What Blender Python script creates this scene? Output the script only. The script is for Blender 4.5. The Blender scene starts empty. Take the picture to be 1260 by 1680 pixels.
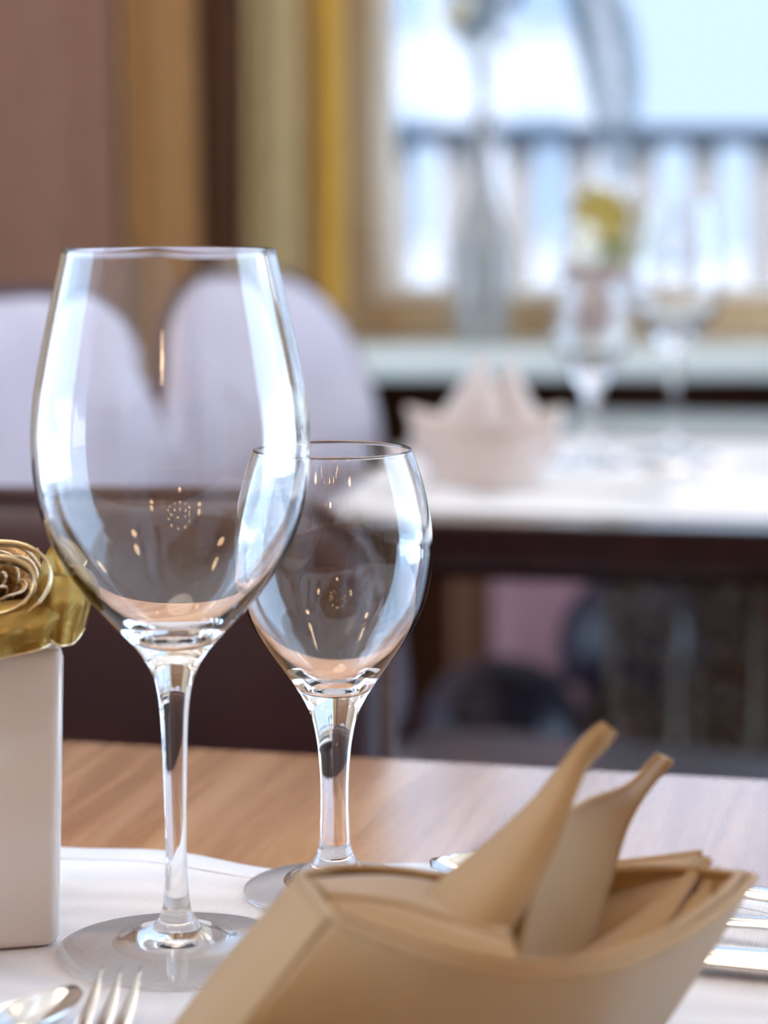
import bpy, bmesh, math, random
from mathutils import Vector, Matrix

random.seed(7)
PI = math.pi
S = bpy.context.scene
C = S.collection

# ------------------------------------------------------------------ camera
F_PX = 4015.0                                   # focal length in pixels of the 1260 px wide frame
cam_d = bpy.data.cameras.new('camera')
cam = bpy.data.objects.new('camera', cam_d)
C.objects.link(cam)
cam.location = (0, 0, 0.996)
cam.rotation_euler = (PI / 2 - math.atan(555 / F_PX), 0, 0)
cam_d.sensor_fit = 'HORIZONTAL'
cam_d.sensor_width = 24.0
cam_d.lens = F_PX / 1260 * 24.0
cam_d.clip_start = 0.02
cam_d.clip_end = 300
cam_d.dof.use_dof = True
cam_d.dof.focus_distance = 0.815
cam_d.dof.aperture_fstop = 5.4
S.camera = cam

# ------------------------------------------------------------------ world, sun, exposure
S.view_settings.view_transform = 'Standard'
S.view_settings.look = 'None'
S.view_settings.gamma = 1.0
S.view_settings.use_curve_mapping = False
S.view_settings.exposure = 0.68
S.cycles.max_bounces = 20
S.cycles.transmission_bounces = 20
S.cycles.glossy_bounces = 8
S.cycles.diffuse_bounces = 4
S.cycles.transparent_max_bounces = 16
S.cycles.sample_clamp_indirect = 30.0
S.cycles.blur_glossy = 0.3

SKY = (2.1, 2.95, 4.1)
world = bpy.data.worlds.new('sky')
S.world = world
world.use_nodes = True
bg = world.node_tree.nodes['Background']
bg.inputs[0].default_value = (SKY[0], SKY[1], SKY[2], 1)
bg.inputs[1].default_value = 1.0

sun_d = bpy.data.lights.new('sun', 'SUN')
sun_d.energy = 9.0
sun_d.angle = math.radians(3)
sun_d.color = (1, 0.96, 0.9)
sun = bpy.data.objects.new('sun', sun_d)
C.objects.link(sun)
sun.rotation_euler = (math.radians(20), 0, 0)       # comes from behind the house, over the roof, on to the balcony

# ------------------------------------------------------------------ materials
MATS = {}


def nodes_of(name):
    m = bpy.data.materials.new(name)
    m.use_nodes = True
    nt = m.node_tree
    return m, nt, nt.nodes['Principled BSDF']


def mat(name, col, rough=0.5, metal=0.0, var=0.12, scale=20.0, bump=0.0, bump_scale=200.0,
        coat=0.0, spec=0.5, sheen=0.0, stretch=(1, 1, 1), coat_rough=0.1, bump_dist=0.001):
    """plain procedural material: noise-varied colour and noise relief"""
    if name in MATS:
        return MATS[name]
    m, nt, p = nodes_of(name)
    N, L = nt.nodes, nt.links
    tc = N.new('ShaderNodeTexCoord')
    mp = N.new('ShaderNodeMapping')
    mp.inputs['Scale'].default_value = stretch
    L.new(tc.outputs['Object'], mp.inputs[0])
    nz = N.new('ShaderNodeTexNoise')
    nz.inputs['Scale'].default_value = scale
    nz.inputs['Detail'].default_value = 5
    L.new(mp.outputs[0], nz.inputs[0])
    rp = N.new('ShaderNodeValToRGB')
    a = [max(0, c * (1 - var)) for c in col]
    b = [c * (1 + var) for c in col]
    rp.color_ramp.elements[0].color = (*a, 1)
    rp.color_ramp.elements[1].color = (*b, 1)
    rp.color_ramp.elements[0].position = 0.3
    rp.color_ramp.elements[1].position = 0.7
    L.new(nz.outputs[0], rp.inputs[0])
    L.new(rp.outputs[0], p.inputs['Base Color'])
    p.inputs['Roughness'].default_value = rough
    p.inputs['Metallic'].default_value = metal
    p.inputs['Coat Weight'].default_value = coat
    p.inputs['Coat Roughness'].default_value = coat_rough
    p.inputs['Specular IOR Level'].default_value = spec
    p.inputs['Sheen Weight'].default_value = sheen
    if bump:
        n2 = N.new('ShaderNodeTexNoise')
        n2.inputs['Scale'].default_value = bump_scale
        n2.inputs['Detail'].default_value = 3
        L.new(mp.outputs[0], n2.inputs[0])
        bp = N.new('ShaderNodeBump')
        bp.inputs['Strength'].default_value = bump
        bp.inputs['Distance'].default_value = bump_dist
        L.new(n2.outputs[0], bp.inputs['Height'])
        L.new(bp.outputs[0], p.inputs['Normal'])
    MATS[name] = m
    return m


def wood(name, dark, light, rough, axis='Y', coat=0.0, scale=6.0):
    if name in MATS:
        return MATS[name]
    m, nt, p = nodes_of(name)
    N, L = nt.nodes, nt.links
    tc = N.new('ShaderNodeTexCoord')
    mp = N.new('ShaderNodeMapping')
    s = {'X': (0.6, 9, 9), 'Y': (9, 0.6, 9), 'Z': (9, 9, 0.6)}[axis]
    mp.inputs['Scale'].default_value = s
    L.new(tc.outputs['Object'], mp.inputs[0])
    n1 = N.new('ShaderNodeTexNoise')
    n1.inputs['Scale'].default_value = scale
    n1.inputs['Detail'].default_value = 8
    n1.inputs['Distortion'].default_value = 0.6
    L.new(mp.outputs[0], n1.inputs[0])
    n2 = N.new('ShaderNodeTexNoise')
    n2.inputs['Scale'].default_value = scale * 14
    n2.inputs['Detail'].default_value = 4
    L.new(mp.outputs[0], n2.inputs[0])
    mx = N.new('ShaderNodeMix')
    mx.inputs[0].default_value = 0.16
    L.new(n1.outputs[0], mx.inputs[2])
    L.new(n2.outputs[0], mx.inputs[3])
    rp = N.new('ShaderNodeValToRGB')
    rp.color_ramp.elements[0].color = (*dark, 1)
    rp.color_ramp.elements[1].color = (*light, 1)
    rp.color_ramp.elements[0].position = 0.35
    rp.color_ramp.elements[1].position = 0.65
    L.new(mx.outputs[0], rp.inputs[0])
    L.new(rp.outputs[0], p.inputs['Base Color'])
    p.inputs['Roughness'].default_value = rough
    bp = N.new('ShaderNodeBump')
    bp.inputs['Strength'].default_value = 0.05
    bp.inputs['Distance'].default_value = 0.0006
    L.new(n2.outputs[0], bp.inputs['Height'])
    L.new(bp.outputs[0], p.inputs['Normal'])
    p.inputs['Specular IOR Level'].default_value = 0.2
    if coat:                                        # polished lacquer over the wood
        p.inputs['Specular IOR Level'].default_value = 0.2
        gl = N.new('ShaderNodeBsdfGlossy')
        gl.inputs['Roughness'].default_value = 0.14
        fr = N.new('ShaderNodeFresnel')
        fr.inputs[0].default_value = 1.55
        mu = N.new('ShaderNodeMath')
        mu.operation = 'MULTIPLY'
        mu.use_clamp = True
        mu.inputs[1].default_value = 1.8 * coat
        L.new(fr.outputs[0], mu.inputs[0])
        ms = N.new('ShaderNodeMixShader')
        L.new(mu.outputs[0], ms.inputs[0])
        L.new(p.outputs[0], ms.inputs[1])
        L.new(gl.outputs[0], ms.inputs[2])
        L.new(ms.outputs[0], N['Material Output'].inputs[0])
    MATS[name] = m
    return m


def weave(name, col, scale=1400.0, rough=0.85, damask=0.0, strength=0.35, sheen=0.15, var=0.05, trans=0.0):
    """woven cloth: two crossed thread waves as relief, faint damask figure"""
    if name in MATS:
        return MATS[name]
    m, nt, p = nodes_of(name)
    N, L = nt.nodes, nt.links
    tc = N.new('ShaderNodeTexCoord')
    w = []
    for ax in ('X', 'Y'):
        wv = N.new('ShaderNodeTexWave')
        wv.bands_direction = ax
        wv.inputs['Scale'].default_value = scale / 6.28
        wv.inputs['Distortion'].default_value = 0.4
        L.new(tc.outputs['Object'], wv.inputs[0])
        w.append(wv)
    ad = N.new('ShaderNodeMath')
    ad.operation = 'ADD'
    L.new(w[0].outputs['Fac'], ad.inputs[0])
    L.new(w[1].outputs['Fac'], ad.inputs[1])
    hgt = ad.outputs[0]
    nz = N.new('ShaderNodeTexNoise')
    nz.inputs['Scale'].default_value = 60
    nz.inputs['Detail'].default_value = 4
    L.new(tc.outputs['Object'], nz.inputs[0])
    fac = nz.outputs[0]
    if damask:
        vo = N.new('ShaderNodeTexVoronoi')
        vo.inputs['Scale'].default_value = 26
        L.new(tc.outputs['Object'], vo.inputs[0])
        wr = N.new('ShaderNodeTexWave')
        wr.wave_type = 'RINGS'
        wr.inputs['Scale'].default_value = 14
        wr.inputs['Distortion'].default_value = 6
        wr.inputs['Detail'].default_value = 1
        L.new(tc.outputs['Object'], wr.inputs[0])
        st = N.new('ShaderNodeMath')
        st.operation = 'MULTIPLY_ADD'
        st.inputs[1].default_value = damask
        L.new(wr.outputs['Fac'], st.inputs[0])
        L.new(hgt, st.inputs[2])
        hgt = st.outputs[0]
        fac = wr.outputs['Fac']
    rp = N.new('ShaderNodeValToRGB')
    rp.color_ramp.elements[0].color = (*[c * (1 - var) for c in col], 1)
    rp.color_ramp.elements[1].color = (*[c * (1 + var) for c in col], 1)
    L.new(fac, rp.inputs[0])
    L.new(rp.outputs[0], p.inputs['Base Color'])
    p.inputs['Roughness'].default_value = rough
    p.inputs['Sheen Weight'].default_value = sheen
    p.inputs['Specular IOR Level'].default_value = 0.3
    bp = N.new('ShaderNodeBump')
    bp.inputs['Strength'].default_value = strength
    bp.inputs['Distance'].default_value = 0.0002
    L.new(hgt, bp.inputs['Height'])
    L.new(bp.outputs[0], p.inputs['Normal'])
    if trans:
        tr = N.new('ShaderNodeBsdfTranslucent')
        L.new(rp.outputs[0], tr.inputs[0])
        ms = N.new('ShaderNodeMixShader')
        ms.inputs[0].default_value = trans
        L.new(p.outputs[0], ms.inputs[1])
        L.new(tr.outputs[0], ms.inputs[2])
        L.new(ms.outputs[0], N['Material Output'].inputs[0])
    MATS[name] = m
    return m


def crystal():
    if 'crystal' in MATS:
        return MATS['crystal']
    m = bpy.data.materials.new('crystal')
    m.use_nodes = True
    N, L = m.node_tree.nodes, m.node_tree.links
    N.remove(N['Principled BSDF'])
    g = N.new('ShaderNodeBsdfGlass')
    g.inputs['Color'].default_value = (0.995, 0.997, 1, 1)
    g.inputs['Roughness'].default_value = 0.0
    g.inputs['IOR'].default_value = 1.5
    L.new(g.outputs[0], N['Material Output'].inputs[0])
    MATS['crystal'] = m
    return m


def pane_mat(name='pane', tint=(0.97, 0.985, 0.99)):
    """flat window pane: clear, or tinted to dim the sky behind it, with a Fresnel reflection"""
    if name in MATS:
        return MATS[name]
    m = bpy.data.materials.new(name)
    m.use_nodes = True
    N, L = m.node_tree.nodes, m.node_tree.links
    N.remove(N['Principled BSDF'])
    t = N.new('ShaderNodeBsdfTransparent')
    t.inputs[0].default_value = (*tint, 1)
    g = N.new('ShaderNodeBsdfGlossy')
    g.inputs['Roughness'].default_value = 0.0
    fr = N.new('ShaderNodeFresnel')
    fr.inputs[0].default_value = 1.25
    ms = N.new('ShaderNodeMixShader')
    L.new(fr.outputs[0], ms.inputs[0])
    L.new(t.outputs[0], ms.inputs[1])
    L.new(g.outputs[0], ms.inputs[2])
    L.new(ms.outputs[0], N['Material Output'].inputs[0])
    MATS[name] = m
    return m


def emit_mat(name, col, strength):
    if name in MATS:
        return MATS[name]
    m, nt, p = nodes_of(name)
    p.inputs['Base Color'].default_value = (*col, 1)
    p.inputs['Emission Color'].default_value = (*col, 1)
    p.inputs['Emission Strength'].default_value = strength
    MATS[name] = m
    return m


def organza():
    """thin ribbed gold gauze, partly see-through"""
    if 'organza' in MATS:
        return MATS['organza']
    m, nt, p = nodes_of('organza')
    N, L = nt.nodes, nt.links
    p.inputs['Base Color'].default_value = (0.42, 0.265, 0.065, 1)
    p.inputs['Metallic'].default_value = 0.75
    p.inputs['Roughness'].default_value = 0.36
    tc = N.new('ShaderNodeTexCoord')
    wv = N.new('ShaderNodeTexWave')
    wv.wave_type = 'RINGS'
    wv.rings_direction = 'Z'
    wv.inputs['Scale'].default_value = 700
    wv.inputs['Distortion'].default_value = 0.6
    wv.inputs['Detail Scale'].default_value = 3
    L.new(tc.outputs['Object'], wv.inputs[0])
    bp = N.new('ShaderNodeBump')
    bp.inputs['Strength'].default_value = 0.4
    bp.inputs['Distance'].default_value = 0.0004
    L.new(wv.outputs['Fac'], bp.inputs['Height'])
    L.new(bp.outputs[0], p.inputs['Normal'])
    tr = N.new('ShaderNodeBsdfTransparent')
    tr.inputs[0].default_value = (1, 0.9, 0.6, 1)
    ms = N.new('ShaderNodeMixShader')
    ms.inputs[0].default_value = 0.12
    L.new(p.outputs[0], ms.inputs[1])
    L.new(tr.outputs[0], ms.inputs[2])
    L.new(ms.outputs[0], N['Material Output'].inputs[0])
    MATS['organza'] = m
    return m


M_TABLE = wood('table_wood', (0.52, 0.235, 0.11), (0.84, 0.48, 0.28), 0.24, 'Y', coat=1.0)
M_DARKWOOD = wood('dark_wood', (0.030, 0.013, 0.010), (0.065, 0.03, 0.02), 0.4, 'X', coat=0.2)
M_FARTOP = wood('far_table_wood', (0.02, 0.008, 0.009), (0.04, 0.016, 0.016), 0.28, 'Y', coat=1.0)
M_LEGWOOD = wood('leg_wood', (0.14, 0.05, 0.025), (0.24, 0.10, 0.05), 0.5, 'Z')
M_POST = wood('post_wood', (0.03, 0.008, 0.002), (0.06, 0.018, 0.005), 0.8, 'Z')
M_FLOOR = wood('floor_wood', (0.05, 0.026, 0.02), (0.10, 0.055, 0.04), 0.35, 'Y')
M_RUNNER = weave('runner_cloth', (0.79, 0.76, 0.78), 1500, damask=1.6, strength=0.5)
M_PALECLOTH = weave('white_cloth', (0.86, 0.83, 0.83), 1500, damask=0.8, strength=0.3)
M_LITNAP = weave('lit_napkin_cloth', (0.80, 0.68, 0.62), 3000, damask=0.0, strength=0.25, var=0.04, trans=0.12)  # same cloth as the near napkin, with window light put into the colour
M_NAPKIN = weave('napkin_cloth', (0.57, 0.35, 0.155), 3000, damask=0.0, strength=0.25, sheen=0.5, var=0.04, trans=0.3)
M_CERAMIC = mat('white_ceramic', (0.86, 0.76, 0.69), 0.12, var=0.03, scale=8, coat=0.4)
M_STEEL = mat('polished_steel', (0.78, 0.76, 0.74), 0.16, 1.0, var=0.03, scale=60)
M_GOLD = mat('satin_gold', (0.88, 0.74, 0.48), 0.24, 1.0, var=0.08, scale=120)
M_GOLDFOIL = mat('gold_foil', (0.50, 0.33, 0.16), 0.36, 0.8, var=0.3, scale=220, bump=0.5, bump_scale=900)
M_GLITTER = mat('glitter_edge', (0.95, 0.75, 0.55), 0.3, 0.9, var=0.35, scale=1500, bump=1.0, bump_scale=2500)
M_MAROON = mat('maroon_leather', (0.040, 0.012, 0.018), 0.42, var=0.2, scale=14, bump=0.25, bump_scale=350)
M_MAUVE = mat('mauve_leather', (0.52, 0.44, 0.50), 0.26, coat=0.5, var=0.1, scale=9, bump=0.15, bump_scale=300, sheen=0.3)
M_NAVY = mat('navy_leather', (0.05, 0.04, 0.06), 0.33, var=0.2, scale=10, bump=0.15, bump_scale=300)
M_WALL = mat('wall_plaster', (0.62, 0.50, 0.36), 0.9, var=0.05, scale=5, bump=0.2, bump_scale=90)
M_CEIL = mat('ceiling_plaster', (0.85, 0.80, 0.72), 0.9, var=0.03, scale=4)
M_FRAME = mat('cream_paint', (0.46, 0.32, 0.18), 0.45, var=0.04, scale=12)
M_FRAMEW = mat('pale_paint', (0.80, 0.77, 0.70), 0.4, var=0.03, scale=12)
M_SILL = mat('sill_paint', (0.66, 0.70, 0.66), 0.35, var=0.03, scale=12)
M_WHITE = mat('white_paint', (0.85, 0.86, 0.88), 0.5, var=0.03, scale=6)
M_RAIL = mat('rail_metal', (0.10, 0.17, 0.27), 0.45, 0.3, var=0.08, scale=10)
M_DECK = mat('pale_deck', (0.78, 0.80, 0.83), 0.8, var=0.06, scale=4)
M_BRONZE = mat('bronze_iron', (0.36, 0.29, 0.23), 0.5, 0.5, var=0.3, scale=40)
M_LAMP = mat('lamp_metal', (0.20, 0.13, 0.07), 0.35, 0.9, var=0.1, scale=30)
G = crystal()


# ------------------------------------------------------------------ mesh helpers
def obj(name, verts, faces, m, parent=None, smooth=True, loc=None, rotz=None):
    me = bpy.data.meshes.new(name)
    me.from_pydata([tuple(v) for v in verts], [], faces)
    bm = bmesh.new()
    bm.from_mesh(me)
    bmesh.ops.recalc_face_normals(bm, faces=bm.faces)
    bm.to_mesh(me)
    bm.free()
    if smooth:
        for p in me.polygons:
            p.use_smooth = True
    me.materials.append(m)
    o = bpy.data.objects.new(name, me)
    C.objects.link(o)
    if parent:
        o.parent = parent
    if loc:
        o.location = loc
    if rotz is not None:
        o.rotation_euler = (0, 0, rotz)
    return o


def keep_normals(name, verts, faces, m, parent=None):
    """like obj() but faces keep the winding they were given (for open shells that close one another)"""
    me = bpy.data.meshes.new(name)
    me.from_pydata([tuple(v) for v in verts], [], faces)
    for p in me.polygons:
        p.use_smooth = True
    me.materials.append(m)
    o = bpy.data.objects.new(name, me)
    C.objects.link(o)
    if parent:
        o.parent = parent
    return o


def tag(o, label, cat, group=None, kind=None):
    o['label'] = label
    o['category'] = cat
    if group:
        o['group'] = group
    if kind:
        o['kind'] = kind
    return o


def thing(name, label, cat, loc=(0, 0, 0), rotz=0.0, group=None):
    o = bpy.data.objects.new(name, None)
    o.empty_display_size = 0.05
    C.objects.link(o)
    o.location = loc
    o.rotation_euler = (0, 0, rotz)
    return tag(o, label, cat, group)


def struct(o):
    o['kind'] = 'structure'
    return o


def dup(root, loc, rotz, label=None, group=None):
    r = root.copy()
    C.objects.link(r)
    r.location = loc
    r.rotation_euler = (0, 0, rotz)
    if label:
        r['label'] = label
    if group:
        r['group'] = group
    for ch in list(root.children):
        c = ch.copy()
        C.objects.link(c)
        c.parent = r
        for g in list(ch.children):
            d = g.copy()
            C.objects.link(d)
            d.parent = c
    return r


def box_vf(x0, x1, y0, y1, z0, z1):
    v = [(x0, y0, z0), (x1, y0, z0), (x1, y1, z0), (x0, y1, z0), (x0, y0, z1), (x1, y0, z1), (x1, y1, z1), (x0, y1, z1)]
    f = [(0, 3, 2, 1), (4, 5, 6, 7), (0, 1, 5, 4), (1, 2, 6, 5), (2, 3, 7, 6), (3, 0, 4, 7)]
    return v, f


def boxes(name, lst, m, parent=None, bevel=0.0, seg=2):
    V, Fc = [], []
    for b in lst:
        v, f = box_vf(*b)
        n = len(V)
        V += v
        Fc += [tuple(i + n for i in q) for q in f]
    o = obj(name, V, Fc, m, parent, smooth=False)
    if bevel:
        bm = bmesh.new()
        bm.from_mesh(o.data)
        bmesh.ops.bevel(bm, geom=list(bm.edges), offset=bevel, segments=seg, profile=0.5, affect='EDGES')
        bm.to_mesh(o.data)
        bm.free()
        for p in o.data.polygons:
            p.use_smooth = True
        o.data.set_sharp_from_angle(angle=math.radians(20))
    return o


def cr(pts, n):
    """Catmull-Rom samples through pts (tuples of any length)"""
    out = []
    k = len(pts)
    for i in range(n):
        t = i / (n - 1) * (k - 1)
        j = min(int(t), k - 2)
        u = t - j
        p0 = pts[max(j - 1, 0)]
        p1, p2 = pts[j], pts[j + 1]
        p3 = pts[min(j + 2, k - 1)]
        out.append(tuple(0.5 * ((2 * b) + (-a + c) * u + (2 * a - 5 * b + 4 * c - d) * u * u + (-a + 3 * b - 3 * c + d) * u ** 3)
                         for a, b, c, d in zip(p0, p1, p2, p3)))
    return out


def mono(pts, n):
    """profile samples, linear parameter but smooth and without overshoot at the ends"""
    return cr(pts, n)


def rev(profile, seg=64, cx=0.0, cy=0.0, close=False):
    """revolve (r, z) profile; rows of seg verts, poles where r == 0"""
    V, Fc, rows = [], [], []
    for r, z in profile:
        if r < 1e-6:
            rows.append([len(V)])
            V.append((cx, cy, z))
        else:
            rows.append(list(range(len(V), len(V) + seg)))
            V += [(cx + r * math.cos(2 * PI * k / seg), cy + r * math.sin(2 * PI * k / seg), z) for k in range(seg)]
    pairs = list(zip(rows[:-1], rows[1:]))
    if close:
        pairs.append((rows[-1], rows[0]))
    for a, b in pairs:
        for k in range(seg):
            k2 = (k + 1) % seg
            if len(a) == 1 and len(b) == 1:
                continue
            if len(a) == 1:
                Fc.append((a[0], b[k2], b[k]))
            elif len(b) == 1:
                Fc.append((a[k], a[k2], b[0]))
            else:
                Fc.append((a[k], a[k2], b[k2], b[k]))
    return V, Fc


def tube(path, rad, seg=10, cap=True):
    V, Fc = [], []
    n = len(path)
    P = [Vector(p) for p in path]
    ref = Vector((0, 0, 1))
    for i in range(n):
        d = (P[min(i + 1, n - 1)] - P[max(i - 1, 0)]).normalized()
        if abs(d.dot(ref)) > 0.95:
            a = d.cross(Vector((1, 0, 0))).normalized()
        else:
            a = d.cross(ref).normalized()
        b = d.cross(a)
        r = rad[i] if isinstance(rad, (list, tuple)) else rad
        for k in range(seg):
            t = 2 * PI * k / seg
            V.append(P[i] + a * (r * math.cos(t)) + b * (r * math.sin(t)))
    for i in range(n - 1):
        for k in range(seg):
            k2 = (k + 1) % seg
            Fc.append((i * seg + k, i * seg + k2, (i + 1) * seg + k2, (i + 1) * seg + k))
    if cap:
        Fc.append(tuple(range(seg)))
        Fc.append(tuple((n - 1) * seg + k for k in range(seg)))
    return V, Fc


def join(*vfs):
    V, Fc = [], []
    for v, f in vfs:
        n = len(V)
        V += list(v)
        Fc += [tuple(i + n for i in q) for q in f]
    return V, Fc


def grid(fn, nu, nv, closeu=False):
    V = [fn(i / (nu if closeu else nu - 1), j / (nv - 1)) for j in range(nv) for i in range(nu)]
    Fc = []
    for j in range(nv - 1):
        for i in range(nu if closeu else nu - 1):
            i2 = (i + 1) % nu
            Fc.append((j * nu + i, j * nu + i2, (j + 1) * nu + i2, (j + 1) * nu + i))
    return V, Fc


def solid(o, t, offset=0.0, sub=0):
    md = o.modifiers.new('thickness', 'SOLIDIFY')
    md.thickness = t
    md.offset = offset
    if sub:
        sb = o.modifiers.new('smooth', 'SUBSURF')
        sb.levels = sub
        sb.render_levels = sub
    return o


def pillow(outline, thick, rings=8, power=2.6, bend=0.0, plane='YZ', flat=0.0):
    """closed cushion whose outline is a loop of 2-D points; thick = half thickness in the middle"""
    n = len(outline)
    cxm = sum(p[0] for p in outline) / n
    cym = sum(p[1] for p in outline) / n
    V, Fc = [], []

    def put(a, b, d):
        d2 = d - bend * (a - cxm) ** 2
        if plane == 'YZ':
            return (d2, a, b)
        return (a, b, d)
    for side in (1, -1):
        for r in range(rings + 1):
            k = math.cos(r / rings * PI / 2) if r < rings else 0.0
            d = thick * (1 - k ** power) ** (1 / power) * side
            if r == 0 and side == -1:
                continue
            if r == rings:
                V.append(put(cxm, cym, d))
            else:
                V += [put(cxm + (a - cxm) * k, cym + (b - cym) * k, d) for a, b in outline]
    top = [list(range(r * n, r * n + n)) for r in range(rings)]
    ctop = rings * n
    base = ctop + 1
    bot = [top[0]] + [list(range(base + r * n, base + r * n + n)) for r in range(rings - 1)]
    cbot = base + (rings - 1) * n
    for rows, c in ((top, ctop), (bot, cbot)):
        for a, b in zip(rows[:-1], rows[1:]):
            for k in range(n):
                k2 = (k + 1) % n
                Fc.append((a[k], a[k2], b[k2], b[k]))
        for k in range(n):
            Fc.append((rows[-1][k], rows[-1][(k + 1) % n], c))
    return V, Fc


def rounded(w, h, r, n=8, x0=0.0, y0=0.0, r2=None):
    """rounded rectangle loop centred on x0, y0; r2 = radius of the two upper corners"""
    r2 = r if r2 is None else r2
    pts = []
    for cx, cy, a0, rr in ((w / 2 - r2, h / 2 - r2, 0, r2), (-w / 2 + r2, h / 2 - r2, 90, r2),
                           (-w / 2 + r, -h / 2 + r, 180, r), (w / 2 - r, -h / 2 + r, 270, r)):
        for k in range(n):
            a = math.radians(a0 + 90 * k / (n - 1))
            pts.append((x0 + cx + rr * math.cos(a), y0 + cy + rr * math.sin(a)))
    return pts


# ------------------------------------------------------------------ room shell
XL, XR, YF, YB, ZC = -1.9, 2.3, -4.2, 2.95, 2.75
struct(boxes('floor', [(XL - .2, XR + .2, YF - .2, YB + .2, -0.1, 0.0)], M_FLOOR))
struct(boxes('ceiling', [(XL - .2, XR + .2, YF - .2, YB + .2, ZC, ZC + 0.2)], M_CEIL))


def wall_with_holes(name, axis, pos, thick, a0, a1, holes):
    """wall slab along axis ('X' or 'Y') from a0 to a1, holes = (h0, h1, z0, z1)"""
    lst = []
    cur = a0
    for h0, h1, z0, z1 in sorted(holes):
        lst += [(cur, h0, 0, ZC), (h0, h1, 0, z0), (h0, h1, z1, ZC)]
        cur = h1
    lst.append((cur, a1, 0, ZC))
    p0, p1 = sorted((pos, pos + thick))
    bx = [((a, b, p0, p1, z0, z1) if axis == 'X' else (p0, p1, a, b, z0, z1)) for a, b, z0, z1 in lst]
    return struct(boxes(name, bx, M_WALL))


WB = (-0.062, 2.1, 0.80, 2.60)                       # window opening in the back wall
WR = [(0.45, 2.70, 0.30, 2.60)]
WL = [(0.5, 2.6, 0.30, 2.60)]
wall_with_holes('wall_back', 'X', YB, 0.25, XL - .2, XR + .2, [WB])
wall_with_holes('wall_right', 'Y', XR, 0.25, YF, YB, WR)
wall_with_holes('wall_left', 'Y', XL, -0.25, YF, YB, WL)
wall_with_holes('wall_front', 'X', YF, -0.25, XL - .2, XR + .2, [])


def window(name, axis, pos, inward, h0, h1, z0, z1, mull, fw=0.05, ins=0.026, sill=True, pm=None):
    """frame round an opening, pale inner sash, panes between the mullions"""
    def b(a0, a1, d0, d1, zz0, zz1):
        p0, p1 = sorted((pos + inward * d0, pos + inward * d1))
        return (a0, a1, p0, p1, zz0, zz1) if axis == 'X' else (p0, p1, a0, a1, zz0, zz1)
    root = thing(name, 'window', 'window')
    for k in ('label', 'category'):
        del root[k]
    struct(root)
    boxes('frame', [b(h0, h0 + fw, -.12, .03, z0, z1), b(h1 - fw, h1, -.12, .03, z0, z1),
                    b(h0 + fw, h1 - fw, -.12, .03, z0, z0 + 0.047), b(h0 + fw, h1 - fw, -.12, .03, z1 - fw, z1)], M_FRAME, root, 0.006)
    iz0, iz1 = z0 + 0.047, z1 - fw
    cuts = [h0 + fw] + list(mull) + [h1 - fw]
    for a, c in zip(cuts[:-1], cuts[1:]):
        sash = boxes('sash', [b(a, a + ins, -.07, -.01, iz0, iz1), b(c - ins, c, -.07, -.01, iz0, iz1),
                              b(a + ins, c - ins, -.07, -.01, iz0, iz0 + ins * .5), b(a + ins, c - ins, -.07, -.01, iz1 - ins, iz1)],
                     M_FRAMEW, root, 0.003)
        boxes('pane', [b(a + ins, c - ins, -.043, -.04, iz0 + ins * .5, iz1 - ins)], pm or pane_mat(), sash)
    if sill:
        boxes('sill', [b(h0 - .06, h1 + .06, 0.0, .20, z0 - .034, z0)], M_SILL, root, 0.006)
    return root


window('window_1', 'X', YB, -1, *WB, [], pm=pane_mat('sky_dimming_pane', (0.475, 0.46, 0.46)))  # tint added to dim the sky in view; side panes stay clear
for i, w in enumerate(WR):
    window('window_%d' % (i + 2), 'Y', XR, -1, *w, [])
for i, w in enumerate(WL):
    window('window_%d' % (i + 3), 'Y', XL, 1, *w, [])

# ------------------------------------------------------------------ outside: balcony, railing, far house
struct(boxes('balcony_floor', [(-6, 9, YB + .2, 4.6, -0.25, -0.12)], M_DECK))
struct(boxes('ground', [(-80, 80, -60, 120, -3.3, -3.0)], M_DECK))
rail = thing('balcony_railing', 'blue grey handrail on white balusters outside the window', 'railing', (0, 4.35, 0))
boxes('top_rail', [(-2, 4.5, -.03, .03, 1.045, 1.08)], M_RAIL, rail, 0.006)
boxes('bottom_rail', [(-2, 4.5, -.02, .02, 0.02, 0.05)], M_WHITE, rail, 0.004)
bal = None
for k in range(44):
    x = -0.95 + k * 0.108
    if bal is None:
        bal = boxes('baluster', [(-.026, .026, -.012, .012, -0.12, 1.045)], M_WHITE, rail, 0.003)
        bal.location.x = x
    else:
        c = bal.copy()
        C.objects.link(c)
        c.location.x = x
M_HOUSE = mat('house_plaster', (0.80, 0.83, 0.86), 0.9, var=0.03, scale=0.5)
M_HWIN = mat('house_window', (0.42, 0.55, 0.68), 0.2, var=0.08, scale=0.6)
house = thing('house', 'pale plastered house with blue grey windows beyond the balcony', 'house', (0, 0, -3.0))
boxes('wall', [(-9, 2.6, 27, 36, 0, 8.2)], M_HOUSE, house)
boxes('roof', [(-9.3, 2.9, 26.7, 36.3, 8.2, 8.5)], M_WHITE, house, 0.03)
for zz in (3.3, 5.6):
    for xx in (-0.2, 1.35):
        boxes('window_pane', [(xx, xx + .7, 26.93, 27.0, zz, zz + 1.35)], M_HWIN, house, 0.02)


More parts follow.
